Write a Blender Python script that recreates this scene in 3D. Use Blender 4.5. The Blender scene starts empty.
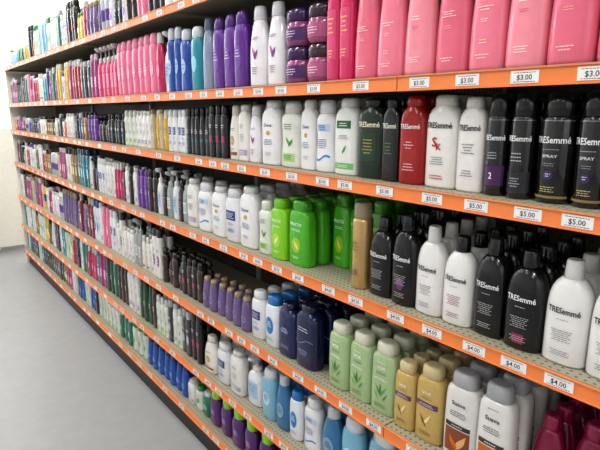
import bpy, bmesh, math, random
from mathutils import Matrix, Vector
random.seed(7)
COL=bpy.context.scene.collection
# ------------------------------------------------------------ survey
f=520.0; d=0.92; h=1.496
p=math.atan(113/f); th=math.atan(413/math.hypot(f,113))
ct,st,cp,sp=math.cos(th),math.sin(th),math.cos(p),math.sin(p)
def Yat(u,z,X=0.05):
    t=(u-300)/f; D=d+X; dz=z-h
    return (D*(ct-t*st*cp)+t*dz*sp)/(st+t*ct*cp)
def Ztop(v,y,X=0.05):
    D=d+X; fh=D*st+y*ct; k=(225-v)/f
    return h+fh*(k*cp-sp)/(cp+k*sp)
SH=dict(Z=1.904,A=1.576,B=1.329,C=1.025,D=.697,E=.405,F=.161)
ORD=dict(Z='top',A='second',B='third',C='fourth',D='fifth',E='sixth',F='bottom')
Y0,Y1=-.4,5.72
DEPTH=.42

# ------------------------------------------------------------ materials
MC={}
def s2l(c): return tuple(((x/12.92) if x<=.04045 else ((x+.055)/1.055)**2.4) for x in c)
def mat(hexc,rough=.2,metal=0,coat=.5,alpha=1,trans=0):
    key=(hexc,rough,metal,coat,trans)
    if key in MC: return MC[key]
    c=s2l(tuple(int(hexc[i:i+2],16)/255 for i in (0,2,4)))
    g=sum(c)/3
    c=tuple(max(.004,g+(x-g)*1.08) for x in c)
    m=bpy.data.materials.new('plastic_'+hexc); m.use_nodes=True
    nt=m.node_tree; b=nt.nodes['Principled BSDF']
    n=nt.nodes.new('ShaderNodeTexNoise'); n.inputs['Scale'].default_value=35
    tc=nt.nodes.new('ShaderNodeTexCoord'); nt.links.new(tc.outputs['Object'],n.inputs['Vector'])
    mx=nt.nodes.new('ShaderNodeMix'); mx.data_type='RGBA'
    mx.inputs[6].default_value=(*[x*.93 for x in c],1); mx.inputs[7].default_value=(*[min(1,x*1.05) for x in c],1)
    nt.links.new(n.outputs['Fac'],mx.inputs[0]); nt.links.new(mx.outputs[2],b.inputs['Base Color'])
    b.inputs['Roughness'].default_value=rough; b.inputs['Metallic'].default_value=metal
    b.inputs['Coat Weight'].default_value=coat; b.inputs['Coat Roughness'].default_value=.07
    b.inputs['Transmission Weight'].default_value=trans
    MC[key]=m; return m
def ink(hexc): return mat(hexc,.5,0,0)

def pegmat(name,c1,hole,pitch,r,ax):
    m=bpy.data.materials.new(name); m.use_nodes=True; nt=m.node_tree; b=nt.nodes['Principled BSDF']
    tc=nt.nodes.new('ShaderNodeTexCoord'); sx=nt.nodes.new('ShaderNodeSeparateXYZ'); nt.links.new(tc.outputs['Object'],sx.inputs[0])
    def M(op,a,bv=None):
        n=nt.nodes.new('ShaderNodeMath'); n.operation=op
        for i,v in enumerate((a,bv)):
            if v is None: continue
            if isinstance(v,(int,float)): n.inputs[i].default_value=v
            else: nt.links.new(v,n.inputs[i])
        return n.outputs[0]
    q=[]
    for a in ax:
        q.append(M('POWER',M('ABSOLUTE',M('SUBTRACT',M('FRACT',M('DIVIDE',sx.outputs[a],pitch)),.5)),2.0))
    dd=M('SQRT',M('ADD',q[0],q[1])); k=M('LESS_THAN',dd,r)
    mx=nt.nodes.new('ShaderNodeMix'); mx.data_type='RGBA'
    mx.inputs[6].default_value=(*s2l(c1),1); mx.inputs[7].default_value=(*s2l(hole),1)
    nt.links.new(k,mx.inputs[0]); nt.links.new(mx.outputs[2],b.inputs['Base Color']); b.inputs['Roughness'].default_value=.5
    return m
M_DECK=pegmat('cream_perforated_metal',(.64,.62,.54),(.4,.38,.33),.016,.2,'XY')
M_BACK=pegmat('cream_pegboard',(.4,.385,.34),(.08,.07,.06),.0254,.14,'YZ')
M_RAIL=mat('EB9058',.35,0,.2); M_STEEL=mat('D0CDC4',.4,0,.1); M_KICK=mat('2A2827',.5,0,0)
M_TAG=mat('EDEDEC',.45,0,.2)

def noise_mat(name,c1,c2,scale,rough,bump=0):
    m=bpy.data.materials.new(name); m.use_nodes=True; nt=m.node_tree; b=nt.nodes['Principled BSDF']
    tc=nt.nodes.new('ShaderNodeTexCoord'); n=nt.nodes.new('ShaderNodeTexNoise'); n.inputs['Scale'].default_value=scale; n.inputs['Detail'].default_value=10; n.inputs['Roughness'].default_value=.7
    nt.links.new(tc.outputs['Object'],n.inputs['Vector'])
    r=nt.nodes.new('ShaderNodeValToRGB'); r.color_ramp.elements[0].position=.3; r.color_ramp.elements[1].position=.7
    r.color_ramp.elements[0].color=(*s2l(c1),1); r.color_ramp.elements[1].color=(*s2l(c2),1)
    nt.links.new(n.outputs['Fac'],r.inputs[0]); nt.links.new(r.outputs[0],b.inputs['Base Color']); b.inputs['Roughness'].default_value=rough
    return m

# ------------------------------------------------------------ mesh helpers
def mk(name,verts,faces,mats,mi=None,smooth=True):
    me=bpy.data.meshes.new(name); me.from_pydata(verts,[],faces)
    for m in mats: me.materials.append(m)
    if mi: me.polygons.foreach_set('material_index',mi)
    me.polygons.foreach_set('use_smooth',[smooth]*len(faces) if isinstance(smooth,bool) else smooth)
    me.update(); return me
def sgp(v,e): return math.copysign(abs(v)**e,v)
def loft(prof,seg):
    V=[];Fc=[];S=[]
    for r in prof:
        z,a,b,n=r[:4]; cy=r[4] if len(r)>4 else 0
        for i in range(seg):
            t=2*math.pi*i/seg
            V.append((a*sgp(math.cos(t),2/n),b*sgp(math.sin(t),2/n)+cy,z))
    for k in range(len(prof)-1):
        for i in range(seg):
            j=(i+1)%seg
            Fc.append((k*seg+i,k*seg+j,(k+1)*seg+j,(k+1)*seg+i)); S.append(True)
    Fc.append(tuple(range(seg-1,-1,-1))); S.append(False)
    Fc.append(tuple((len(prof)-1)*seg+i for i in range(seg))); S.append(False)
    return V,Fc,S
def at(prof,z):
    if z<=prof[0][0]: return prof[0][1:4]
    for q,r in zip(prof,prof[1:]):
        if q[0]<=z<=r[0]:
            k=(z-q[0])/max(1e-9,r[0]-q[0]); return tuple(q[i]+(r[i]-q[i])*k for i in (1,2,3))
    return prof[-1][1:4]
def front(prof,x,z,off):
    a,b,n=at(prof,z); e=min(.985,abs(x)/a)
    return -b*(1-e**n)**(1/n)-off
def patch(prof,x0,x1,z0,z1,shape='rect',off=.0006,nx=12,nz=8):
    V=[];Fc=[]
    xc=(x0+x1)/2; hw=(x1-x0)/2; zc=(z0+z1)/2; hz=(z1-z0)/2
    tilt=0
    if shape=='leafl': tilt=-.45
    if shape=='leafr': tilt=.45
    for k in range(nz+1):
        if shape=='oval': w_=math.sin(math.pi*(.03+.94*k/nz)); z=zc-hz*math.cos(math.pi*(.03+.94*k/nz))
        elif shape[:4]=='leaf': w_=.05+.95*math.sin(math.pi*(k/nz)**.8)**1.2 if k<nz else .05; z=z0+(z1-z0)*k/nz
        else: w_=1; z=z0+(z1-z0)*k/nz
        for i in range(nx+1):
            x=xc+hw*w_*(2*i/nx-1)+tilt*(z-zc)
            zz=z+(0.3*hw*math.sin(2.6*x/hw) if shape=='wave' else 0)
            V.append((x,front(prof,x,zz,off),zz))
    for k in range(nz):
        for i in range(nx):
            o=k*(nx+1)+i; Fc.append((o,o+1,o+nx+2,o+nx+1))
    return V,Fc,[True]*len(Fc)
def merge(parts):
    V=[];Fc=[];S=[];MI=[]
    for (v,fc,s),mi in parts:
        o=len(V); V+=v; Fc+=[tuple(i+o for i in q) for q in fc]; S+=s; MI+=[mi]*len(fc)
    return V,Fc,S,MI
def textmesh(s,bold=.014):
    cu=bpy.data.curves.new('t','FONT'); cu.body=s; cu.resolution_u=2; cu.align_x='CENTER'; cu.align_y='CENTER'; cu.offset=bold
    o=bpy.data.objects.new('t',cu); COL.objects.link(o)
    dg=bpy.context.evaluated_depsgraph_get(); dg.update()
    me=bpy.data.meshes.new_from_object(o.evaluated_get(dg))
    V=[tuple(v.co) for v in me.vertices]; Fc=[tuple(q.vertices) for q in me.polygons]
    bpy.data.objects.remove(o); bpy.data.meshes.remove(me); bpy.data.curves.remove(cu)
    xs=[v[0] for v in V]; ys=[v[1] for v in V]
    cx=(min(xs)+max(xs))/2; cy=(min(ys)+max(ys))/2; w=max(xs)-min(xs)
    return [((v[0]-cx)/w,(v[1]-cy)/w) for v in V],Fc
TC={}
def text_on(prof,s,zc,width,vert=False,off=.0012,xc=0,stretch=1,wrap=False):
    if s not in TC: TC[s]=textmesh(s)
    V,Fc=TC[s]; out=[]
    for x,y in V:
        y*=stretch
        if vert: X,Z=xc-y*width,zc+x*width
        else: X,Z=xc+x*width,zc+y*width
        if wrap:   # wrapped round a cylinder by arc length
            r=at(prof,Z)[0]; X2=(r+off)*math.sin(X/r); out.append((X2,-(r+off)*math.cos(X/r),Z))
        else: out.append((X,front(prof,X,Z,off),Z))
    return out,list(Fc),[False]*len(Fc)

def shapes(shape,W,D,H):
    a,b=W/2,D/2
    if shape=='classic':
        body=[(0,.88*a,.84*b,2.7),(.006*H,.96*a,.95*b,2.7),(.025*H,a,b,2.7),(.3*H,a,b,2.7),(.5*H,.99*a,b,2.7),(.6*H,.97*a,.99*b,2.6),(.67*H,.92*a,.97*b,2.5),(.73*H,.83*a,.92*b,2.4),(.775*H,.71*a,.84*b,2.2),(.805*H,.58*a,.74*b,2.1),(.825*H,.46*a,min(b,.46*a),2)]
        r=.4*a
        cap=[(.823*H,r*1.0,r*1.0,2),(.829*H,r*1.06,r*1.06,2),(.9*H,r*1.0,r*1.0,2),(.98*H,r*.93,r*.93,2),(.996*H,r*.86,r*.86,2),(H,r*.7,r*.7,2)]
    elif shape=='flip':
        body=[(0,.84*a,.82*b,2.6),(.006*H,.93*a,.93*b,2.6),(.03*H,a*.98,b,2.6),(.4*H,a,b,2.6),(.62*H,.99*a,b,2.6),(.74*H,.94*a,.96*b,2.5),(.8*H,.84*a,.9*b,2.4),(.825*H,.76*a,.86*b,2.3)]
        cap=[(.82*H,.7*a,.82*b,2.3),(.825*H,.74*a,.86*b,2.3),(.93*H,.7*a,.82*b,2.3),(.975*H,.62*a,.74*b,2.3),(.995*H,.52*a,.6*b,2.2),(H,.35*a,.4*b,2.1)]
    elif shape=='bigcap':
        body=[(0,.84*a,.82*b,2.6),(.006*H,.93*a,.93*b,2.6),(.03*H,a*.98,b,2.6),(.4*H,a,b,2.6),(.56*H,.97*a,b,2.6),(.64*H,.88*a,.92*b,2.5),(.69*H,.74*a,.84*b,2.4),(.71*H,.6*a,.8*b,2.3)]
        cap=[(.705*H,.62*a,.8*b,2.3),(.715*H,.68*a,.86*b,2.3),(.9*H,.64*a,.82*b,2.3),(.96*H,.58*a,.74*b,2.3),(.99*H,.48*a,.6*b,2.2),(H,.35*a,.4*b,2.1)]
    elif shape=='slope':
        body=[(0,.86*a,.84*b,2.3),(.006*H,.95*a,.95*b,2.3),(.03*H,a,b,2.3),(.3*H,a,b,2.3),(.48*H,.97*a,.98*b,2.3),(.6*H,.88*a,.93*b,2.2),(.7*H,.74*a,.86*b,2.2),(.78*H,.6*a,.78*b,2.1),(.83*H,.5*a,.7*b,2.1)]
        cap=[(.825*H,.5*a,.7*b,2.1),(.832*H,.54*a,.76*b,2.1),(.95*H,.48*a,.68*b,2.1),(.99*H,.42*a,.6*b,2.1),(H,.3*a,.44*b,2)]
    elif shape=='waist':
        body=[(0,.86*a,.84*b,2.4),(.006*H,.95*a,.95*b,2.4),(.03*H,a,b,2.4),(.15*H,.98*a,b,2.4),(.3*H,.9*a,.96*b,2.4),(.42*H,.86*a,.94*b,2.4),(.55*H,.9*a,.96*b,2.4),(.66*H,.96*a,.98*b,2.4),(.74*H,.94*a,.96*b,2.4),(.79*H,.82*a,.88*b,2.3),(.82*H,.64*a,.78*b,2.2)]
        cap=[(.815*H,.6*a,.76*b,2.2),(.822*H,.66*a,.82*b,2.2),(.94*H,.62*a,.78*b,2.2),(.985*H,.54*a,.68*b,2.2),(H,.38*a,.5*b,2.1)]
    elif shape=='wide':
        body=[(0,.9*a,.86*b,3.2),(.006*H,.97*a,.96*b,3.2),(.03*H,a,b,3.2),(.5*H,a,b,3.2),(.72*H,.98*a,b,3.2),(.79*H,.93*a,.97*b,3),(.84*H,.82*a,.9*b,2.7),(.87*H,.66*a,.82*b,2.4),(.885*H,.56*a,.8*b,2.3)]
        cap=[(.88*H,.56*a,.8*b,2.3),(.885*H,.6*a,.86*b,2.3),(.96*H,.59*a,.84*b,2.3),(.99*H,.54*a,.76*b,2.3),(H,.4*a,.6*b,2.2)]
    elif shape=='slab':
        body=[(0,.92*a,.88*b,3.4),(.006*H,.98*a,.97*b,3.4),(.02*H,a,b,3.4),(.4*H,a,b,3.4),(.7*H,.97*a,.98*b,3.3),(.78*H,.93*a,.96*b,3.2),(.82*H,.84*a,.92*b,3),(.84*H,.72*a,.86*b,2.8)]
        cap=[(.835*H,.66*a,.82*b,2.8),(.842*H,.71*a,.87*b,2.8),(.95*H,.68*a,.84*b,2.8),(.985*H,.63*a,.77*b,2.8),(H,.5*a,.62*b,2.6)]
    elif shape=='can':
        body=[(0,.9*a,.9*a,2),(.004*H,a*.97,a*.97,2),(.012*H,a,a,2),(.4*H,a,a,2),(.74*H,a,a,2),(.77*H,.97*a,.97*a,2),(.785*H,.92*a,.92*a,2)]
        cap=[(.78*H,.88*a,.88*a,2),(.785*H,.92*a,.92*a,2),(.9*H,.89*a,.89*a,2),(.96*H,.82*a,.82*a,2),(.99*H,.68*a,.68*a,2),(H,.45*a,.45*a,2)]
    elif shape=='mousse':
        body=[(0,.9*a,.9*a,2),(.004*H,a*.97,a*.97,2),(.012*H,a,a,2),(.4*H,a,a,2),(.78*H,a,a,2),(.81*H,.96*a,.96*a,2),(.82*H,.86*a,.86*a,2)]
        cap=[(.815*H,.84*a,.84*a,2),(.82*H,.88*a,.88*a,2),(.9*H,.86*a,.86*a,2),(.985*H,.84*a,.84*a,2),(H,.7*a,.7*a,2)]
    elif shape=='taper':
        body=[(0,.86*a,.84*b,2.3),(.006*H,.94*a,.94*b,2.3),(.03*H,.99*a,b,2.3),(.12*H,a,b,2.3),(.3*H,.97*a,.98*b,2.3),(.45*H,.91*a,.94*b,2.3),(.58*H,.83*a,.88*b,2.3),(.7*H,.74*a,.82*b,2.3),(.8*H,.64*a,.76*b,2.3),(.84*H,.57*a,.72*b,2.2),(.855*H,.5*a,.68*b,2.1)]
        cap=[(.85*H,.5*a,.68*b,2.1),(.857*H,.55*a,.76*b,2.1),(.94*H,.5*a,.7*b,2.1),(.985*H,.42*a,.6*b,2.1),(H,.3*a,.4*b,2)]
    elif shape=='pump':
        body=[(0,.86*a,.82*b,2.5),(.006*H,.95*a,.95*b,2.5),(.03*H,a,b,2.5),(.35*H,a,b,2.5),(.52*H,.97*a,.98*b,2.4),(.6*H,.86*a,.9*b,2.3),(.66*H,.64*a,.76*b,2.1),(.69*H,.42*a,min(b,.42*a),2)]
        cap=[(.685*H,.44*a,.44*a,2),(.69*H,.46*a,.46*a,2),(.77*H,.44*a,.44*a,2),(.79*H,.3*a,.3*a,2),(.795*H,.14*a,.14*a,2),(.9*H,.14*a,.14*a,2)]
    elif shape=='tube':
        cap=[(0,.6*a,.8*b,2.2),(.006*H,.66*a,.86*b,2.2),(.12*H,.7*a,.9*b,2.2)]
        body=[(.12*H,.74*a,.96*b,2.2),(.2*H,.78*a,.95*b,2.2),(.5*H,.88*a,.7*b,2.2),(.8*H,.96*a,.36*b,2.3),(.95*H,a,.12*b,2.6),(H,a,.08*b,3)]
    elif shape=='jar':
        body=[(0,.74*a,.74*a,2),(.03*H,.86*a,.86*a,2),(.12*H,.95*a,.95*a,2),(.3*H,.98*a,.98*a,2),(.5*H,.96*a,.96*a,2),(.62*H,.9*a,.9*a,2),(.66*H,.84*a,.84*a,2)]
        cap=[(.65*H,.9*a,.9*a,2),(.67*H,.94*a,.94*a,2),(.88*H,.93*a,.93*a,2),(.96*H,.88*a,.88*a,2),(H,.76*a,.76*a,2)]
    return body,cap

PROT={}
class Proto: pass
def P(key,shape,W,D,H,body,cap,kind,label,cat='bottle',labels=(),texts=(),bmat=None,cmat=None,group=None):
    q=Proto(); q.key=key;q.shape=shape;q.W=W;q.D=(W if shape in('can','jar','mousse') else D);q.H=H
    q.bm=bmat or mat(body); q.cm=cmat or mat(cap); q.kind=kind;q.label=label;q.cat=cat
    q.labels=labels;q.texts=texts;q.group=group or label
    q.built=False; PROT[key]=q
def build(q):
    if q.built: return
    q.built=True
    W,D,H=q.W,q.D,q.H
    body,cap=shapes(q.shape,W,D,H)
    q.parts=[]
    v,fc,s=loft(body,32); q.parts.append(('body',mk(q.kind+'_body',v,fc,[q.bm],None,s)))
    cl=[loft(cap,24)]
    if q.shape=='pump':
        a=W/2
        hd=[(.9*H,.26*a,.3*a,2.4,0),(.905*H,.3*a,.5*a,2.4,-.15*a),(.94*H,.32*a,.68*a,2.6,-.35*a),(.975*H,.3*a,.68*a,2.6,-.36*a),(.995*H,.24*a,.6*a,2.4,-.3*a),(H,.15*a,.4*a,2.2,-.2*a)]
        cl.append(loft(hd,16))
    v,fc,s,_=merge([(c,0) for c in cl]); q.parts.append(('pump_head' if q.shape=='pump' else ('lid' if q.shape=='jar' else 'cap'),mk(q.kind+'_cap',v,fc,[q.cm],None,s)))
    far=[(loft(body,14),0),(loft(cap,10),1)]
    if q.shape=='pump': far.append((loft(hd,8),1))
    mats=[q.bm,q.cm]
    def mi(m):
        if m not in mats: mats.append(m)
        return mats.index(m)
    for L in q.labels:
        zc,hz,wf,shp,c=L[:5]; xc=L[5] if len(L)>5 else 0; lift=L[6] if len(L)>6 else 0
        a=W/2; m=c if not isinstance(c,str) else mat(c,.35,0,.2)
        x0,x1=(xc-wf)*a,(xc+wf)*a
        v,fc,s=patch(body,x0,x1,(zc-hz)*H,(zc+hz)*H,shp,.0006+lift*.0004)
        q.parts.append(('front_label',mk(q.kind+'_label',v,fc,[m],None,s)))
        far.append((patch(body,x0,x1,(zc-hz)*H,(zc+hz)*H,shp,.0012+lift*.0005,4,3 if shp!='oval' else 4),mi(m)))
    for T in q.texts:
        m=ink(T[4])
        if T[0]=='bars':  # small unreadable lines of print
            _,zc,hz,wf,c,n=T[:6]; xc=T[6] if len(T)>6 else 0
            rr=random.Random(n*7+int(zc*100)); tx=[]
            for i in range(n):
                z=(zc+hz-2*hz*(i+.5)/n)*H; w_=wf*W/2*rr.uniform(.5,1)
                hh=min(.0016,.34*hz*H/n)
                x=xc*W/2-w_
                while x<xc*W/2+w_-.001:
                    l=rr.uniform(.002,.007); x2=min(x+l,xc*W/2+w_)
                    tx.append((patch(body,x,x2,z-hh,z+hh,'rect',.0016,3,1),0)); x=x2+.0013
                far.append((patch(body,xc*W/2-w_,xc*W/2+w_,z-hh,z+hh,'rect',.0024,2,1),mi(m)))
            v,fc,s,_=merge(tx); q.parts.append(('fine_print',mk(q.kind+'_print',v,fc,[m],None,s)))
        else:
            _,zc,wf,sstr,c=T[:5]; vert=len(T)>5 and T[5]; stch=T[6] if len(T)>6 else 1; xc=T[7] if len(T)>7 else 0
            v,fc,s=text_on(body,sstr,zc*H,wf*(H if vert else W),vert,.0016,xc*W/2,stch,q.shape=='can')
            q.parts.append(('lettering',mk(q.kind+'_lettering',v,fc,[m],None,s)))
            if vert: far.append((patch(body,(xc-.07)*W/2,(xc+.07)*W/2,(zc-wf/2)*H,(zc+wf/2)*H,'rect',.002,2,3),mi(m)))
            else: far.append((patch(body,(xc*W/2-min(.8,wf)*W*.48),(xc*W/2+min(.8,wf)*W*.48),zc*H-.003,zc*H+.003,'rect',.002,3,1),mi(m)))
    v,fc,s,k=merge(far); q.far=mk(q.kind+'_small',v,fc,mats,k,s); q.farraw=(v,fc,s,k,mats)

# --- product kinds
T='TRESemmé'
def tres(key,body,cap,inkc,label,extra=(),accent='B9B9B9',kind='shampoo_bottle'):
    P(key,'classic',.08,.056,.235,body,cap,kind,label,'bottle',
      labels=extra,texts=[('t',.53,.72,T,inkc,False,1.5),('bars',.445,.006,.4,inkc,1),('bars',.29,.06,.5,accent,6),('bars',.12,.03,.55,accent,3)])
tres('tk','0C0C10','0C0C10','F2F2F2','glossy black shampoo bottle with black cap and white lettering')
tres('tkp','0C0C10','0C0C10','F2F2F2','glossy black shampoo bottle with purple oval emblem and white lettering',[(.24,.07,.3,'oval','6B3A6E')])
tres('tkr','0C0C10','0C0C10','F2F2F2','black conditioner bottle with small magenta panel',[(.12,.05,.3,'rect','8C2A55')])
tres('tw','E6E5E3','E0DFDD','1A1A1C','white conditioner bottle with white cap and black lettering',(),'8A8A90','conditioner_bottle')
tres('twk','E6E5E3','0E0E12','1A1A1C','white shampoo bottle with black cap and black lettering',(),'A05878')
P('tred','wide',.078,.05,.25,'9C101A','A8101C','shampoo_bottle','deep red shampoo bottle with red cap and white lettering',texts=[('t',.66,.76,T,'F2F2F2',False,1.5),('bars',.45,.05,.4,'E8C0C0',3),('bars',.2,.05,.5,'E8C0C0',3)])
P('tsk','wide',.085,.05,.25,'E6E4E0','DCDAD6','conditioner_bottle','white conditioner bottle with red initials and black lettering',texts=[('t',.68,.8,T,'141416',False,1.5),('t',.5,.16,'S','B01C28',False,1.1,-.2),('t',.45,.17,'K','B01C28',False,1.1,.1),('bars',.3,.05,.5,'77777C',4),('bars',.12,.03,.5,'B01C28',2)])
P('tsw','wide',.085,.05,.25,'E4E2DF','DCDAD6','conditioner_bottle','white conditioner bottle with black lettering and grey print',texts=[('t',.68,.8,T,'141416',False,1.5),('bars',.46,.06,.5,'77777C',4),('bars',.2,.04,.5,'8A6A9C',3)])
P('tgrn','wide',.085,.05,.25,'10291A','0C140E','shampoo_bottle','dark green shampoo bottle with black cap and gold panel',labels=[(.4,.18,.6,'rect','1A3822')],texts=[('t',.67,.8,T,'F0ECD0',False,1.6),('bars',.4,.1,.45,'B9A868',5)])
P('tblk','wide',.078,.05,.25,'0E1012','0B0C0F','shampoo_bottle','black shampoo bottle with square shoulders and green print',texts=[('t',.67,.8,T,'E6F0E0',False,1.6),('bars',.4,.08,.45,'5E8A55',4)])
CH=mat('8E8E94',.25,.9)
GB=mat('0B0B0F',.1,0,.9)
P('can','can',.066,.066,.27,'0C0C10','08080B','hairspray_can','black hairspray can with domed cap and white lettering','spray can',bmat=GB,
  labels=[(.745,.004,.93,'rect',CH),(.06,.012,.9,'rect','8A7A48'),(.26,.045,.28,'oval','3A2A52')],texts=[('t',.575,.98,T,'F8F8F8',False,1.6),('t',.43,.4,'SPRAY','E0E0E4',False,1.1),('bars',.49,.006,.45,'C8C8CC',1),('bars',.355,.02,.5,'9C9CA4',2),('bars',.26,.02,.2,'E0D8F0',2),('bars',.13,.03,.5,'C9C48A',3)])
P('tkcan','can',.06,.06,.27,'0B0B0F','101014','hairspray_can','black hairspray can with grey lower panel and white lettering','spray can',bmat=GB,labels=[(.16,.1,.9,'rect','26262E'),(.745,.004,.93,'rect',CH)],texts=[('t',.575,.98,T,'F8F8F8',False,1.6),('bars',.4,.05,.5,'B8B8BC',3),('bars',.16,.05,.5,'B8B8BC',4)])
P('canp','can',.058,.058,.26,'100E15','0B0B0F','hairspray_can','black hairspray can with purple band and white lettering','spray can',bmat=GB,
  labels=[(.2,.1,.9,'rect','4E2858'),(.745,.004,.93,'rect',CH)],texts=[('t',.575,.98,T,'F8F8F8',False,1.6),('bars',.4,.04,.5,'B8B8BC',3),('t',.2,.14,'2','F4F4F4',False,1.3)])
P('cang','mousse',.042,.042,.27,'B39A6A','C8BEA8','hairspray_can','slim gold metallic hair mousse can with pale cap','spray can',bmat=mat('CDAE7A',.22,.55),cmat=mat('C4B696',.15,0,.6,1,.35),texts=[('bars',.5,.06,.5,'5A4A2A',3),('bars',.2,.04,.5,'5A4A2A',3)])
P('pink','taper',.108,.074,.34,'E8889C','EA96A8','conditioner_bottle','large rosy pink conditioner bottle with fine pale print',texts=[('bars',.42,.02,.42,'FBEADC',2),('bars',.34,.015,.25,'FBE3D8',2),('bars',.2,.02,.22,'F6DCA8',2),('bars',.1,.02,.45,'FBE3D8',2)])
P('pink2','taper',.108,.074,.34,'DE768C','E8889C','conditioner_bottle','large deep pink shampoo bottle with fine pale print',texts=[('bars',.42,.025,.45,'FBEADC',3),('bars',.33,.015,.3,'F0C0A0',2),('bars',.1,.02,.45,'FBE3D8',2)])
P('pink3','taper',.108,.074,.34,'EC98A6','E8889C','conditioner_bottle','large pale salmon conditioner bottle with fine white print',texts=[('bars',.43,.02,.4,'FFF4EE',2),('bars',.36,.015,.3,'C85A74',2),('bars',.12,.025,.45,'FFF4EE',3)])
P('hot','flip',.055,.04,.26,'D03C6C','BC3060','shampoo_bottle','hot pink shampoo bottle with gold print',labels=[(.42,.22,.72,'rect','D6547E')],texts=[('bars',.5,.08,.5,'F7D68A',4),('bars',.25,.04,.4,'F7D68A',3)])
P('jar','jar',.09,.09,.12,'96507A','3E2254','cream_jar','rounded hair mask tub with purple screw lid','jar',labels=[(.32,.17,.85,'rect','54326A')],texts=[('bars',.32,.1,.5,'F2D8E8',3)])
P('jarb','jar',.092,.092,.12,'A0567A','3E2638','cream_jar','rounded rose coloured hair mask tub with brown screw lid','jar',labels=[(.32,.17,.85,'rect','B06088')],texts=[('bars',.32,.1,.5,'F7E6EE',3)])
P('wpur','slope',.082,.05,.26,'E4E2E6','E2E0E4','shampoo_bottle','white shampoo bottle with purple leaf emblem',labels=[(.42,.08,.16,'leafl','B45A90',-.05,1),(.4,.06,.14,'leafr','7A3C8C',.2,2)],texts=[('bars',.6,.02,.5,'6A3A80',2),('bars',.2,.05,.5,'7A5A8A',4)])
P('purple','flip',.074,.048,.25,'64308E','562A7E','lotion_bottle','purple plastic lotion bottle with rounded shoulders',labels=[(.4,.16,.5,'oval','72409A')],texts=[('bars',.45,.06,.4,'E8D8F0',3)])
P('gry','slope',.062,.045,.25,'8C95AA','6D7790','shampoo_bottle','grey blue shampoo bottle')
P('blue','waist',.064,.045,.25,'1E4C9A','D4DAE2','shampoo_bottle','blue shampoo bottle with white cap',labels=[(.4,.12,.45,'oval','A8BCD8')],texts=[('bars',.4,.06,.35,'2A62B8',2)])
P('teal','flip',.062,.045,.25,'268A9C','D4DEE0','shampoo_bottle','turquoise shampoo bottle with white cap',labels=[(.42,.13,.5,'oval','8CC6D0')])
P('wpump','pump',.072,.05,.26,'E2E4E6','E4E4E4','pump_bottle','white pump bottle with pale blue label','pump bottle',labels=[(.32,.16,.6,'rect','A6C2DA')],texts=[('bars',.35,.08,.5,'3A6AA8',3)])
P('ppump','pump',.07,.05,.26,'D24A78','DAD2D4','pump_bottle','pink pump bottle with white pump','pump bottle',labels=[(.32,.14,.6,'rect','E08AA8')])
P('kpump','pump',.07,.05,.26,'241C22','121014','pump_bottle','dark pump bottle with black pump','pump bottle',labels=[(.32,.14,.6,'rect','4A323E')],texts=[('bars',.35,.08,.5,'D8C8D0',3)])
P('cpump','pump',.07,.05,.26,'9AA2A2','B8BEBE','pump_bottle','grey translucent pump bottle with pale pump','pump bottle',labels=[(.32,.12,.6,'rect','CED2D2')],texts=[('bars',.32,.08,.5,'5A6A70',3)])
P('pinkt','flip',.066,.045,.26,'E07898','E892AE','shampoo_bottle','light pink shampoo bottle with pink cap',labels=[(.42,.14,.5,'oval','EEA6BC')],texts=[('bars',.45,.08,.4,'FBE8F0',3)])
P('pinkd','slope',.066,.045,.25,'B82C60','DCDADA','shampoo_bottle','bright pink shampoo bottle with white cap',labels=[(.38,.12,.45,'oval','E08AAC')])
P('wblue','waist',.082,.05,.245,'E4E5E7','E4E5E7','shampoo_bottle','white shampoo bottle with blue wave and dark print',labels=[(.2,.015,.7,'wave','4A86C6'),(.62,.05,.7,'rect','BFD2EA')],texts=[('bars',.62,.04,.5,'2A3A60',3),('bars',.4,.07,.55,'3A5A90',5)])
P('wgreen','wide',.082,.05,.245,'E4E5E2','E0E1DE','conditioner_bottle','white conditioner bottle with green leaf print',labels=[(.34,.06,.11,'leafr','4A985A',.1),(.12,.04,.8,'rect','7CB87A'),(.66,.05,.6,'rect','2E6A44')],texts=[('bars',.66,.03,.45,'F0F8F0',2),('bars',.5,.03,.5,'5A7A60',3),('bars',.12,.02,.5,'F4F8F0',2)])
P('wdove','wide',.08,.05,.245,'E8E8E8','E4E4E4','conditioner_bottle','white conditioner bottle with navy name and gold emblem',labels=[(.5,.035,.22,'oval','C0A04E')],texts=[('t',.62,.42,'Dove','1E3468',False,1.1),('bars',.36,.05,.5,'3A5A90',4),('bars',.18,.03,.5,'8A94AA',3)])
P('wgold','slope',.076,.048,.24,'E2DFD8','DEDBD4','shampoo_bottle','white shampoo bottle with gold and brown emblem',labels=[(.36,.09,.34,'oval','B0904E'),(.12,.03,.7,'rect','8A5A30')],texts=[('bars',.56,.03,.45,'4A3626',2),('bars',.36,.04,.22,'F4ECD8',3),('bars',.2,.02,.5,'6A5A40',2)])
P('wnavy','flip',.076,.048,.24,'E0E1E4','DEDFE2','shampoo_bottle','white shampoo bottle with navy print',labels=[(.5,.09,.6,'rect','2C4478'),(.22,.05,.5,'oval','A4B2D0')],texts=[('bars',.5,.06,.5,'EEF2FA',4),('bars',.22,.02,.3,'1C3464',2),('bars',.34,.03,.5,'5A6A90',3)])
P('wgrn2','waist',.076,.048,.24,'DCDED6','DADCD4','conditioner_bottle','white conditioner bottle with light green leaf emblem',labels=[(.4,.07,.14,'leafl','6EA44E'),(.38,.06,.12,'leafr','4A8E3C',.25,1),(.16,.06,.6,'rect','A8CC88')],texts=[('bars',.62,.05,.5,'3A6A3A',3),('bars',.16,.04,.45,'3A6A3A',3)])
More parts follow.
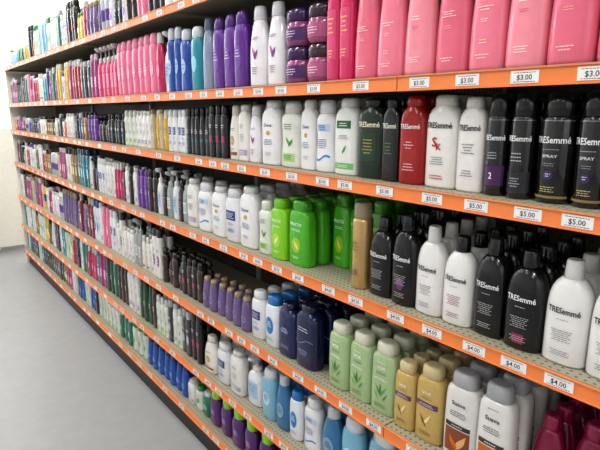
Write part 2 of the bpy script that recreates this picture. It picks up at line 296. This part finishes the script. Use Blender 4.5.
P('wplain','wide',.07,.046,.24,'E2E0DC','DCDAD6','conditioner_bottle','plain white conditioner bottle with faint grey print',labels=[(.16,.05,.8,'rect','A8A4B8')],texts=[('bars',.62,.04,.5,'50505A',3),('bars',.42,.07,.45,'7A7A84',5),('bars',.16,.03,.5,'F0EEF4',2)])
P('cream','wide',.07,.046,.24,'B8A888','94805C','conditioner_bottle','beige conditioner bottle with tan cap',texts=[('bars',.55,.05,.5,'5A4A38',3)])
P('dark','flip',.06,.042,.22,'161318','0F0D10','shampoo_bottle','black shampoo bottle with pink panel',labels=[(.36,.06,.5,'rect','9C3460')],texts=[('bars',.6,.04,.5,'F0E8EC',2)])
P('darkt','slope',.06,.042,.22,'111317','0F0D10','conditioner_bottle','black conditioner bottle with teal print',labels=[(.32,.03,.5,'rect','286874')],texts=[('bars',.5,.05,.5,'E8F0F0',3)])
P('brown','waist',.064,.045,.23,'32221E','221814','shampoo_bottle','dark brown shampoo bottle with cream print',labels=[(.4,.1,.4,'oval','5A3E36')],texts=[('bars',.42,.06,.4,'EADFD0',3)])
P('forest','slope',.064,.045,.23,'1A4630','102818','shampoo_bottle','dark green shampoo bottle with dark cap',texts=[('bars',.42,.06,.4,'DCE8D0',3)])
P('indigo','wide',.064,.045,.23,'22326E','BCC2CC','shampoo_bottle','indigo shampoo bottle with pale cap',texts=[('bars',.42,.06,.4,'DCE0F0',3)])
P('yell','flip',.062,.044,.22,'C8A030','DAD4B6','shampoo_bottle','golden yellow shampoo bottle with cream cap',labels=[(.4,.12,.4,'oval','E0CC78')],texts=[('bars',.42,.06,.4,'8A5A20',2)])
P('lime','slab',.074,.048,.24,'8ACC32','78BC28','shampoo_bottle','lime green shampoo bottle with flat green cap',labels=[(.32,.12,.45,'oval','A8D858'),(.32,.07,.14,'leafr','F0F4AC',0,1)],texts=[('t',.64,.56,'FRUCTIS','FFFFFF',False,1.3),('bars',.55,.02,.5,'FFFFFF',2),('bars',.13,.02,.4,'F0F8D8',2)])
P('green','slab',.074,.048,.24,'54B030','46A026','conditioner_bottle','bright green conditioner bottle with green cap',labels=[(.32,.12,.45,'oval','94C23E'),(.32,.07,.14,'leafl','F0E868',0,1)],texts=[('t',.64,.56,'FRUCTIS','FFFFFF',False,1.3),('bars',.55,.02,.5,'FFFFFF',2),('bars',.13,.02,.4,'F0F8D8',2)])
P('navy','wide',.08,.052,.25,'101C46','0D1738','shampoo_bottle','navy blue shampoo bottle with silver print',labels=[(.42,.01,.8,'wave','5A6C98')],texts=[('bars',.62,.04,.6,'E2E8F4',2),('bars',.25,.05,.5,'9AAAD0',4)])
P('navy2','wide',.08,.052,.25,'182254','121A44','conditioner_bottle','indigo blue conditioner bottle with white print',labels=[(.5,.09,.5,'oval','222E6A')],texts=[('bars',.5,.05,.4,'F2F4FA',3),('bars',.2,.04,.5,'9AAAD0',3)])
P('wsky','flip',.078,.05,.235,'E2E6EA','2A78BA','shampoo_bottle','white shampoo bottle with sky blue cap and blue label',labels=[(.42,.17,.5,'oval','3680BC')],texts=[('bars',.45,.06,.35,'FFFFFF',3),('bars',.16,.03,.5,'3A5A8A',2)])
P('lav','taper',.062,.042,.2,'6C5A86','A08E74','lotion_bottle','muted lavender lotion bottle with beige cap',labels=[(.35,.12,.5,'oval','8A78A0')],texts=[('bars',.36,.06,.4,'3A2A52',2)])
P('vo','slab',.078,.05,.255,'AAC094','DEDECC','shampoo_bottle','pale green herbal shampoo bottle with cream cap and plant print',labels=[(.33,.08,.09,'leafl','548848',-.2),(.33,.09,.09,'leafr','6FA058',.22,1),(.36,.09,.08,'leaf','4A8040',.0,2),(.26,.06,.08,'leafl','7CAA62',-.35,3),(.26,.06,.08,'leafr','5E9450',.38,4)],texts=[('t',.66,.34,'VO5','F8F8F0',False,1.2),('bars',.58,.02,.6,'3E6A34',2),('bars',.12,.03,.6,'3E6A34',4),('bars',.73,.01,.5,'F6F6EC',1),('bars',.5,.02,.6,'F6F6EC',2)])
P('gold','slab',.074,.05,.245,'C4AA6C','D2C298','shampoo_bottle','tan gold honey shampoo bottle with purple ribbon label',labels=[(.5,.035,.8,'rect','66406E'),(.3,.08,.12,'leafr','EBDCA0',.1),(.28,.07,.1,'leafl','8A5A2A',-.2,1)],texts=[('t',.66,.32,'VO5','F5EFE6',False,1.1),('bars',.59,.015,.6,'6A5028',2),('bars',.5,.02,.6,'F5EFE6',2),('bars',.12,.03,.6,'6A5028',4)])
P('orl','slab',.082,.052,.25,'E0DEDA','AEB0B4','conditioner_bottle','white conditioner bottle with silver cap, dark band and orange leaf panel',labels=[(.22,.14,.72,'rect','C06C2E'),(.22,.1,.2,'leafr','EEC088',.25,1),(.2,.08,.16,'leafl','7A3A1A',-.2,2),(.4,.025,.72,'rect','4A3A38',0,1)],texts=[('t',.66,.4,'Suave','4A4A50',False,1.1),('bars',.54,.035,.6,'5A5A60',3),('bars',.4,.014,.5,'F0E8E0',1),('bars',.76,.01,.4,'8A5A3A',1)])
P('orl2','slab',.082,.052,.25,'DEDCD8','B6B6BA','shampoo_bottle','white shampoo bottle with brown panel, dark band and silver cap',labels=[(.22,.14,.72,'rect','8A4C2E'),(.22,.1,.2,'leafr','E0B080',.25,1),(.2,.08,.16,'leafl','D0702A',-.2,2),(.4,.025,.72,'rect','3A3034',0,1)],texts=[('t',.66,.4,'Suave','4A4A50',False,1.1),('bars',.54,.035,.6,'5A5A60',3),('bars',.4,.014,.5,'F0E8E0',1)])
P('mag','slope',.07,.048,.2,'8A1646','982050','lotion_bottle','dark magenta lotion bottle with rounded shoulders and magenta cap',texts=[('bars',.4,.06,.4,'E8B0C4',3)])
P('sky','flip',.078,.05,.23,'84B6CE','E0E4E6','shampoo_bottle','pale blue shampoo bottle with white cap',labels=[(.42,.14,.5,'oval','B8D4E0')],texts=[('bars',.45,.06,.4,'3A6A8A',3)])
P('skyd','slope',.078,.05,.23,'3E76A0','D0D8DC','shampoo_bottle','steel blue shampoo bottle with white cap',labels=[(.36,.14,.5,'oval','84AAC4')],texts=[('bars',.38,.06,.4,'1A3A5A',3)])
P('purg','bigcap',.062,.045,.17,'521C6C','92D830','body_wash_bottle','purple body wash bottle with lime green cap',labels=[(.36,.12,.45,'oval','6E3488')],texts=[('bars',.36,.06,.35,'E6F0C8',2)])
P('bblue','taper',.062,.045,.2,'1A54A4','164684','body_wash_bottle','blue body wash bottle with blue cap',labels=[(.36,.1,.45,'oval','4A84C4')])
P('tealg','flip',.064,.045,.21,'166E56','D0D6D0','body_wash_bottle','teal green body wash bottle with white cap',labels=[(.38,.11,.4,'oval','7CB4A0')])
P('grnw','waist',.064,.045,.21,'CED6CC','2F8040','body_wash_bottle','white body wash bottle with green cap',labels=[(.38,.11,.4,'oval','5CA05C')])
P('redw','flip',.064,.045,.22,'9C1C28','D0CECC','shampoo_bottle','red shampoo bottle with white cap',labels=[(.38,.07,.4,'oval','E0B8B4')])
P('tubew','tube',.06,.045,.19,'D2CFCA','B84460','squeeze_tube','white squeeze tube standing on pink cap','tube',labels=[(.55,.12,.4,'oval','D898A8')])
P('tubep','tube',.06,.045,.19,'C66E94','D2D0D0','squeeze_tube','pink squeeze tube standing on white cap','tube',labels=[(.55,.1,.4,'oval','E8C8D4')])
P('tubeg','tube',.06,.045,.19,'4E9460','D2D0D0','squeeze_tube','green squeeze tube standing on white cap','tube',labels=[(.55,.1,.4,'oval','C8DECA')])
P('orange','slope',.064,.045,.22,'CC6C20','D2CEC6','shampoo_bottle','orange shampoo bottle with white cap',labels=[(.38,.1,.4,'oval','EAC898')])
for key,shp,bc,cc,kd,lb,lc in [
 ('x1','slab','E0DED8','2A2A30','shampoo_bottle','white shampoo bottle with charcoal cap','7A3C8C'),
 ('x2','classic','7A1830','D8D4CC','shampoo_bottle','maroon shampoo bottle with cream cap','D8A8A0'),
 ('x3','taper','D8D6DC','7A4A9C','lotion_bottle','white lotion bottle with violet cap','9A6ABC'),
 ('x4','slab','2C7A8A','1C4A5A','body_wash_bottle','deep teal body wash bottle with dark cap','A8D4DC'),
 ('x5','taper','D0C060','4A8A3C','lotion_bottle','yellow lotion bottle with green cap','F0E8B0'),
 ('x6','classic','C8C4BC','B02838','conditioner_bottle','pale conditioner bottle with red cap','B02838'),
 ('x7','slab','3A3A42','B8B8BC','shampoo_bottle','charcoal shampoo bottle with silver cap','A8A8B0'),
 ('x8','taper','A03C78','E0C8D4','lotion_bottle','berry lotion bottle with pale pink cap','E0A0C4'),
 ('x9','waist','D4DCE4','2858A0','body_wash_bottle','white body wash bottle with blue cap and blue panel','3A70B8'),
 ('x10','classic','8A6A3C','3A2A1C','shampoo_bottle','amber brown shampoo bottle with dark cap','E0D0A0')]:
    P(key,shp,.066,.046,.24,bc,cc,kd,lb,labels=[(.36,.12,.5,'oval' if int(key[1:])%2 else 'rect',lc)],texts=[('bars',.58,.03,.5,'F0F0F0' if int(bc[:2],16)<150 else '40404A',2),('bars',.36,.06,.35,'F6F6F6',2)])
P('xc1','can',.055,.055,.25,'B8BCC4','E0E0E2','hairspray_can','silver hairspray can with white cap','spray can',labels=[(.4,.14,.8,'rect','5A3C8C')])
P('xc2','can',.055,.055,.25,'D8B040','1A1A1C','hairspray_can','gold hairspray can with black cap','spray can',labels=[(.4,.12,.8,'rect','1A1A1C')])
XA=['x1','x2','x3','x4','x5','x6','x7','x8','x9','x10','xc1','xc2']

# ------------------------------------------------------------ placement
mixA=['pinkt','wgold','grnw','indigo','yell','purple','forest','pinkd','teal','wplain','tealg','cream','blue','dark','redw','lav']+XA
mixB=['pinkd','purple','dark','redw','wgold','pinkt','brown','tealg','kpump','orange','wplain','blue','darkt','indigo']+XA
mixC=['wgold','wplain','pinkt','cream','dark','wgrn2','redw','brown','lav','tealg','cpump','forest','kpump','wnavy']+XA
mixD=['wplain','wnavy','pinkt','brown','cream','redw','lav','wgreen','pinkd','wpump','dark','kpump','purple']+XA
mixE=['wplain','tubew','wgrn2','brown','wgold','grnw','forest','wblue','tealg','lav','dark','pinkd','kpump']+XA[:10]
mixF=['grnw','tubeg','wgrn2','tealg','wplain','bblue','tubew','forest','indigo','cream','dark','grnw','tealg']+XA[3:10]
mixZ=['wgold','dark','tubep','yell','wplain','purple','tealg','wblue','pinkd','brown','sky','tubew','lav','forest']+XA
# (right bearing, left bearing, top bearing or -height in cm, [kinds], how many, extra set-back)
E={
'Z':[(250,150,-21,['pinkt','dark','lav','wplain','pinkd','brown','tubep','wnavy','cream']+XA[:4],0),(150,80,-22,['pinkt','dark','lav','x3','pinkd','brown','tubep','wnavy','darkt']+XA[4:],0),(80,30,-24,['wplain','yell','grnw','sky','wblue','dark','tealg','wgold'],0),(30,12,-15,['wplain','yell','sky','tealg','cream','wgold'],0)],
'A':[(660,356,-29.5,['pink','pink2','pink3'],8),(356,330,-28,['hot'],2),(329,307,-21,['jarb'],1),(307,286,-21,['jar'],1),(286,253,4,['wpur'],2),(250,215,14,['purple'],3),(214,205,18,['gry'],1),(204,184,28,['teal','blue'],2),(184,172,28,['blue'],2),(172,160,32,['wpump','pinkd'],2),(160,120,38,['pinkt'],7),(120,100,45,['ppump'],5),(100,60,60,mixA,0),(60,10,74,mixA,0)],
'B':[(650,612,-26,['can'],1),(612,575,72,['can'],1),(575,538,77,['can'],1),(536,510,82,['tkcan'],1),(509,487,86,['canp'],1),(487,460,97,['tsw'],1),(460,428,95,['tsk'],1),(428,403,95,['tred'],1),(403,386,98,['tblk'],1),(386,360,97,['tgrn'],1),(360,337,98,['wgreen'],1),(337,318,100,['wblue'],1),(318,304,100,['wdove'],1),(304,283,101,['wgrn2'],1),(283,266,98,['wdove'],1),(264,232,103,['wpur','wplain','wgold'],3),(230,190,105,['dark','darkt','darkt'],8),(190,172,107,['wnavy'],4),(172,155,109,['yell','cream'],4),(155,128,110,['wplain','wgrn2'],7),(128,110,113,['darkt'],5),(110,90,114,['kpump','purple'],6),(90,60,113,mixB,0),(60,10,116,mixB,0)],
'C':[(690,640,-23,['tk'],1),(640,592,270,['tw'],1),(592,547,260,['tw'],1),(547,508,250,['tkr'],1),(508,476,238,['tk'],1),(476,446,236,['twk'],1),(446,419,226,['tw'],1),(419,395,215,['tkp'],1),(395,371,217,['tk'],1),(369,354,202,['cang'],1),(311,291,200,['green'],1),(290,275,198,['lime'],1),(275,262,200,['wgrn2'],1),(260,243,186,['wdove'],1),(243,228,188,['wnavy'],1),(228,214,186,['wdove'],1),(214,200,182,['wblue'],1),(200,190,178,['wplain'],1),(190,160,170,['cpump','kpump','wpump'],6),(160,140,168,['brown','purple'],5),(140,125,166,['wplain','dark'],4),(125,118,162,['pinkd'],3),(118,95,158,['wplain','wnavy','kpump'],8),(95,60,146,mixC,0),(60,12,142,mixC,0)],
'D':[(594,556,436,['mag'],1,.07),(553,520,423,['mag'],1,.05),(515,480,383,['orl'],1),(480,447,372,['orl2'],1),(445,419,365,['gold'],1),(419,399,360,['gold'],1),(398,374,342,['vo'],1),(374,352,332,['vo'],1),(352,332,322,['vo'],1),(320,299,304,['navy'],1),(299,282,302,['navy2'],1),(282,267,295,['wsky'],1),(267,254,290,['wnavy'],1),(253,205,284,['lav'],6),(205,185,257,['brown','dark'],4),(185,165,250,['kpump','brown'],4),(165,120,220,['wplain','wnavy','brown','wgold','x1','cpump','x7'],12),(120,80,200,['redw','wplain','pinkt','wnavy','brown','lav','x2','x9'],0),(80,12,180,mixD,0)],
'E':[(400,366,430,['sky'],1),(364,343,418,['sky'],1),(342,323,407,['skyd'],1),(322,305,398,['wblue'],1),(304,292,390,['wsky'],1),(291,278,375,['skyd'],1),(278,265,368,['sky'],1),(262,248,356,['wpump'],1),(247,233,350,['wplain'],1),(232,220,342,['wnavy'],1),(220,205,335,['wgold'],1),(205,160,298,['wplain','brown','wgrn2','dark','x7','x1'],10),(160,120,262,['wgrn2','wplain','brown','forest','x4','tubew','kpump'],10),(120,80,232,mixE,0),(80,14,205,mixE,0)],
'F':[(275,261,-17.5,['purg'],1),(260,246,-17.5,['purg'],1),(246,234,-17.5,['purg'],1),(233,223,-17.5,['purg'],1),(222,212,-17.5,['purg'],1),(212,190,387,['tealg','grnw','wplain'],3),(190,150,350,['bblue'],7),(150,110,312,['grnw','tealg','wgrn2'],9),(110,60,262,mixF,0),(60,16,230,mixF,0)],
}
GAPTOP=dict(Z=2.4,A=1.9,B=1.572,C=1.325,D=1.021,E=.693,F=.401)
place=[]
rnd=random.Random(3)
ROWS=dict(Z=1,A=1,B=2,C=4,D=4,E=3,F=2)
def add_run(sk,y0,y1,hh,keys,n,back=0,rows=None,h_jit=0):
    z=SH[sk]
    if n==0: n=max(1,round((y1-y0)/.062))
    step=(y1-y0)/n
    seq=[]
    if len(keys)>5:
        while len(seq)<n:
            k=rnd.choice(keys); seq+= [k]*rnd.choice((1,1,2,2,3))
    else:
        per=max(1,round(n/len(keys))) if len(keys)>1 and n>len(keys)*2 and keys[0]!='pink' else 1
        for i in range(n): seq.append(keys[min(len(keys)-1,i//per)] if per>1 else keys[i%len(keys)])
    hcache={}
    for i in range(n):
        k=seq[i]; q=PROT[k]; y=y0+step*(i+.5)
        sw=min(1.35,step*(rnd.uniform(.9,.985) if len(keys)>5 else .985)/q.W)
        if k not in hcache:
            hv=hh*(rnd.uniform(.7,1.04) if len(keys)>5 else (1 if n<3 or keys[0]=='pink' else rnd.uniform(.94,1)))
            hcache[k]=min(hv,GAPTOP[sk]-z-.04)
        hv=hcache[k]
        sd=min(sw,1.12)
        dx=(q.D*1.35 if q.shape=='pump' else q.D)*(sw if q.D==q.W else sd)
        r=rows if rows is not None else min(ROWS[sk],4 if y<1.6 else 2)
        x=.024+dx/2+back+rnd.uniform(0,.008)
        for j in range(r):
            if x+dx/2>DEPTH-.015: break
            if q.shape=='jar':
                m=2; s=hv/m/q.H
                for l in range(m): place.append((y+j*3,q.kind,k,x,y,z+l*hv/m,sw,sw,s,sk,y<2.3 and j<2))
            else:
                place.append((y+j*3,q.kind,k,x,y,z,sw,sw if q.D==q.W else sd,hv/q.H,sk,y<2.1 and j<2))
            x+=dx*1.05+.003+rnd.uniform(0,.006)
gy=None
for sk,L in E.items():
    for e in L:
        ur,ul,vt,keys,n=e[:5]; back=e[5] if len(e)>5 else 0
        zs=SH[sk]
        ya=Yat(ur,zs+.1,.05); yb=Yat(ul,zs+.1,.05)
        yb=min(yb,Y1-.02)
        hh=-vt/100 if vt<0 else Ztop(vt,(ya+yb)/2)-zs
        hh=max(.12,min(hh,.295))
        if sk=='C' and ur==311: gy=ya
        add_run(sk,ya,yb,hh,keys,n,back,1 if keys==['cang'] else None)
# bright green bottles set back behind the empty facing on the fourth shelf
y371=Yat(371,1.125,.05)
wid=(gy-.004)-(y371+.006)
ng=max(1,int(wid/.076))
add_run('C',gy-.004-ng*.077 if ng*.077<wid else y371+.006,gy-.004,.24,['green','green'],ng,.1,3)

place.sort(key=lambda t:t[0])
cnt={}; stuff={}
def newobj(name,data,parent=None):
    o=bpy.data.objects.new(name,data); COL.objects.link(o)
    if parent: o.parent=parent
    return o
for sc,kind,k,x,y,z,sw,sd,sz,sk,near in place:
    q=PROT[k]; build(q)
    if cnt.get(kind,0)>=300:
        stuff.setdefault(kind,[]).append((k,x,y,z,sw,sd,sz)); continue
    cnt[kind]=cnt.get(kind,0)+1
    yaw=rnd.uniform(-.04,.04)
    Mx=Matrix.Translation((x,y,z+.0005))@Matrix.Rotation(-math.pi/2+yaw,4,'Z')@Matrix.Diagonal((sw,sd,sz,1))
    if near:
        e=newobj(kind,None); e.empty_display_size=.02; e.matrix_world=Mx
        for pn,me in q.parts:
            o=newobj(pn,me,e)
    else:
        e=newobj(kind,q.far); e.matrix_world=Mx
    e['label']=q.label; e['category']=q.cat; e['group']=q.label.split(' with ')[0].split(' standing')[0]+'s on the %s shelf'%ORD[sk]
for kind,L in stuff.items():
    V=[];Fc=[];S=[];MI=[];mats=[]
    for k,x,y,z,sw,sd,sz in L:
        v,fc,s,mi,ms=PROT[k].farraw
        mp=[]
        for m in ms:
            if m not in mats: mats.append(m)
            mp.append(mats.index(m))
        o=len(V)
        V+=[(x+b*sd, y-a*sw, z+.0005+c*sz) for a,b,c in v]
        Fc+=[tuple(i+o for i in t) for t in fc]; S+=s; MI+=[mp[i] for i in mi]
    me=mk(kind+'s',V,Fc,mats,MI,S); o=newobj(kind+'s',me)
    o['kind']='stuff'; o['label']='rows of assorted plastic hair care bottles along the shelves'; o['category']='bottles'

# ------------------------------------------------------------ gondola shelving
def boxes(name,L,m,parent=None,bev=0):
    V=[];Fc=[];S=[]
    for x0,x1,y0,y1,z0,z1 in L:
        o=len(V); V+=[(x,y,z) for x in(x0,x1) for y in(y0,y1) for z in(z0,z1)]
        Fc+=[tuple(i+o for i in t) for t in [(0,1,3,2),(4,6,7,5),(0,4,5,1),(2,3,7,6),(0,2,6,4),(1,5,7,3)]]
    me=mk(name,V,Fc,[m] if not isinstance(m,list) else m,None,False)
    bm=bmesh.new(); bm.from_mesh(me); bmesh.ops.recalc_face_normals(bm,faces=bm.faces)
    if bev: bmesh.ops.bevel(bm,geom=bm.edges[:],offset=bev,segments=2,affect='EDGES')
    bm.to_mesh(me); bm.free()
    return newobj(name,me,parent)
beige=mat('F0ECE2',.5,0,0)
g=newobj('gondola_shelving',None); g['label']='long store gondola shelving with orange price rails and cream perforated decks'; g['category']='store shelving'
boxes('back_panel',[(DEPTH+.002,DEPTH+.02,Y0,Y1,.02,2.3)],M_BACK,g)
bay=[Y1-1.224*i for i in range(6)]
for yb in bay:
    boxes('upright',[(DEPTH-.012,DEPTH+.001,yb-.015,yb+.015,.0,2.32)],M_STEEL,g,.002)
boxes('base_plinth',[(.03,DEPTH,Y0,Y1,0,.12)],M_KICK,g)
boxes('end_panel',[(.01,DEPTH+.02,Y1+.016,Y1+.034,0,1.9)],beige,g,.002)
boxes('top_cap',[(DEPTH-.01,DEPTH+.03,Y0,Y1,2.3,2.325)],M_STEEL,g,.003)
for k,z in SH.items():
    for i in range(5):
        a,b=bay[i+1]+.0015,bay[i]-.0015
        s=boxes('shelf_board',[(0,DEPTH-.013,a,b,z-.018,z),(0,.012,a,b,z-.034,z-.0179),(.0,DEPTH-.02,a,a+.012,z-.034,z-.0179),(.0,DEPTH-.02,b-.012,b,z-.034,z-.0179)],M_DECK,g)
        boxes('price_rail',[(-.004,-.0005,a,b,z-.032,z-.004),(-.007,-.0005,a,b,z-.0345,z-.0319),(-.007,-.0005,a,b,z-.0041,z-.002)],M_RAIL,s)
# price tags
price=dict(Z='$3.00',A='$3.00',B='$5.00',C='$4.00',D='$4.00',E='$4.00',F='$3.00')
rt=random.Random(5)
tagmesh={}
def tag(k):
    s=price[k]
    if s in tagmesh: return tagmesh[s]
    w,hh=.054,.022
    o=boxes('price_tag',[(-.0009,0,-w/2,w/2,-hh/2,hh/2)],M_TAG); base=o.data; bpy.data.objects.remove(o)
    V,Fc=textmesh(s,.006)
    vv=[(-.0012,-(x*.029),y*.029-.0015) for x,y in V]
    ff=list(Fc)
    rr=random.Random(2)
    def rect(y0,y1,z0,z1):
        o=len(vv); vv.extend([(-.0012,-y0,z0),(-.0012,-y1,z0),(-.0012,-y1,z1),(-.0012,-y0,z1)]); ff.append((o,o+1,o+2,o+3))
    for z0 in (.0070,-.0090):
        x=-.021
        while x<.02:
            l=rr.uniform(.002,.005); rect(x,x+l,z0,z0+.0010); x+=l+.001
    tx=mk('tag_print',vv,ff,[ink('1E1E24')],None,False)
    tagmesh[s]=(base,tx); return tagmesh[s]
for k in SH:
    y=.40; z=SH[k]; n=0
    while y<Y1-.05 and n<42:
        base,tx=tag(k)
        e=newobj('price_tag',base); e.location=(-.0041,y,z-.018)
        e['label']='white paper price tag in the orange shelf rail'; e['category']='price tag'; e['group']='price tags on the %s shelf'%ORD[k]
        if y<3: newobj('lettering',tx,e)
        if k in 'ZA': y+=rt.choice((.12,.15,.18)) if y<1.8 else rt.choice((.15,.2,.25))
        else: y+=rt.choice((.09,.11,.14)) if y<1.8 else rt.choice((.11,.15,.19,.24))
        n+=1

# ------------------------------------------------------------ distant end fixture
g2=newobj('end_display_rack',None); g2['label']='beige metal end rack with a few shelves of green bottles'; g2['category']='store shelving'
ex0,ex1,ey=-.55,.30,6.3
boxes('back_panel',[(ex0,ex1,ey+.30,ey+.32,.06,1.32)],beige,g2)
boxes('side_panel',[(-.17,-.14,ey,ey+.299,.03,1.32)],beige,g2,.003)
for x in (ex0,ex1-.05): boxes('foot',[(x,x+.05,ey+.02,ey+.31,0,.05)],M_KICK,g2,.004)
for z in (.15,.48,.8,1.1):
    boxes('shelf_board',[(ex0,-.171,ey+.01,ey+.299,z-.02,z)],beige,g2)
    for i in range(4):
        x=ex0+.045+i*.08
        k=rnd.choice(['tealg','grnw','tubeg','forest']); q=PROT[k]; build(q)
        e=newobj(q.kind,q.far); e.matrix_world=Matrix.Translation((x,ey+.07,z+.0005)); e['label']=q.label; e['category']=q.cat; e['group']='bottles on the end rack'
boxes('front_panel',[(-.139,ex1,ey,ey+.02,.06,1.32)],beige,g2,.003)

# ------------------------------------------------------------ room
M_FLOOR=noise_mat('polished_concrete',(.635,.637,.635),(.665,.667,.665),12,.4)
M_WALL=noise_mat('painted_wall',(.93,.935,.94),(.95,.955,.96),1.5,.7)
M_CEIL=noise_mat('ceiling_tile',(.88,.885,.89),(.93,.93,.93),6,.8)
def struct(n,b,m):
    o=boxes(n,[b],m); o['kind']='structure'; return o
struct('floor',(-5,5,-3,9.5,-.1,0),M_FLOOR)
struct('ceiling',(-5,5,-3,9.5,3.8,3.9),M_CEIL)
struct('wall_back',(-5,5,9.5,9.6,0,3.8),M_WALL)
struct('wall_right',(5,5.1,-3,9.5,0,3.8),M_WALL)
struct('wall_left',(-5.1,-5,-3,9.5,0,3.8),M_WALL)
struct('wall_front',(-5,5,-3.1,-3,0,3.8),M_WALL)
em=bpy.data.materials.new('fluorescent_tube'); em.use_nodes=True
b=em.node_tree.nodes['Principled BSDF']; b.inputs['Emission Color'].default_value=(1,.98,.95,1); b.inputs['Emission Strength'].default_value=4
for x in (-1.2,-3.4,2.2):
    for i in range(5):
        y=-1.5+i*2.4
        e=newobj('ceiling_light',None); e.location=(x,y,3.7)
        e['label']='long white fluorescent ceiling fixture'; e['category']='ceiling light'; e['group']='fluorescent ceiling fixtures'
        boxes('housing',[(-.12,.12,-.62,.62,.06,.1)],M_STEEL,e)
        for s in (-.06,.06):
            v,fc,sm=loft([(-.58,.016,.016,2),(.58,.016,.016,2)],10)
            o=newobj('fluorescent_tube',mk('tube',v,fc,[em],None,sm),e); o.rotation_euler=(math.pi/2,0,0); o.location=(s,0,.04)
def area(x,y,z,sx,sy,en,tgt,c=(1,.99,.97)):
    l=bpy.data.lights.new('area_light','AREA'); l.shape='RECTANGLE'; l.size=sx; l.size_y=sy; l.energy=en; l.color=c
    o=newobj('area_light',l); o.location=(x,y,z)
    dv=(Vector(tgt)-Vector((x,y,z))).normalized(); o.rotation_euler=dv.to_track_quat('-Z','Y').to_euler()
for y in (-1,1.6,4.2,6.8):
    area(-1.2,y,3.62,.22,1.8,42,(-.9,y,0))
    area(-3.2,y,3.62,.22,1.8,20,(-1.5,y,0))
area(0,8.6,3.6,6,.5,190,(0,9.5,1.4))   # added light to brighten the far wall, no real fixture
area(-.8,4.8,3.6,1.2,.3,26,(-.1,6.35,.7))   # extra fill added to lift the end rack, not a shop lamp
area(-4.6,2.5,1.9,2,7,5,(0,2.5,1.1),(.95,.98,1))   # unseen side fill added to brighten the shelf fronts
area(-2.0,-2.7,2.2,2.4,1.6,7,(0,2,1.0))  # added front fill from behind the camera, not a ceiling fixture

w=bpy.data.worlds.new('w'); bpy.context.scene.world=w; w.use_nodes=True
w.node_tree.nodes['Background'].inputs[0].default_value=(.9,.95,1,1); w.node_tree.nodes['Background'].inputs[1].default_value=.08

cam=bpy.data.cameras.new('camera'); co=bpy.data.objects.new('camera',cam); COL.objects.link(co)
cam.lens=f/600*36; cam.sensor_width=36; cam.clip_start=.02
F=Vector((st*cp,ct*cp,-sp)); R=Vector((ct,-st,0)); U=R.cross(F)
co.matrix_world=Matrix(((R.x,U.x,-F.x,-d),(R.y,U.y,-F.y,0),(R.z,U.z,-F.z,h),(0,0,0,1)))
bpy.context.scene.camera=co
vs=bpy.context.scene.view_settings
vs.view_transform='Standard'; vs.exposure=.05; vs.gamma=.86
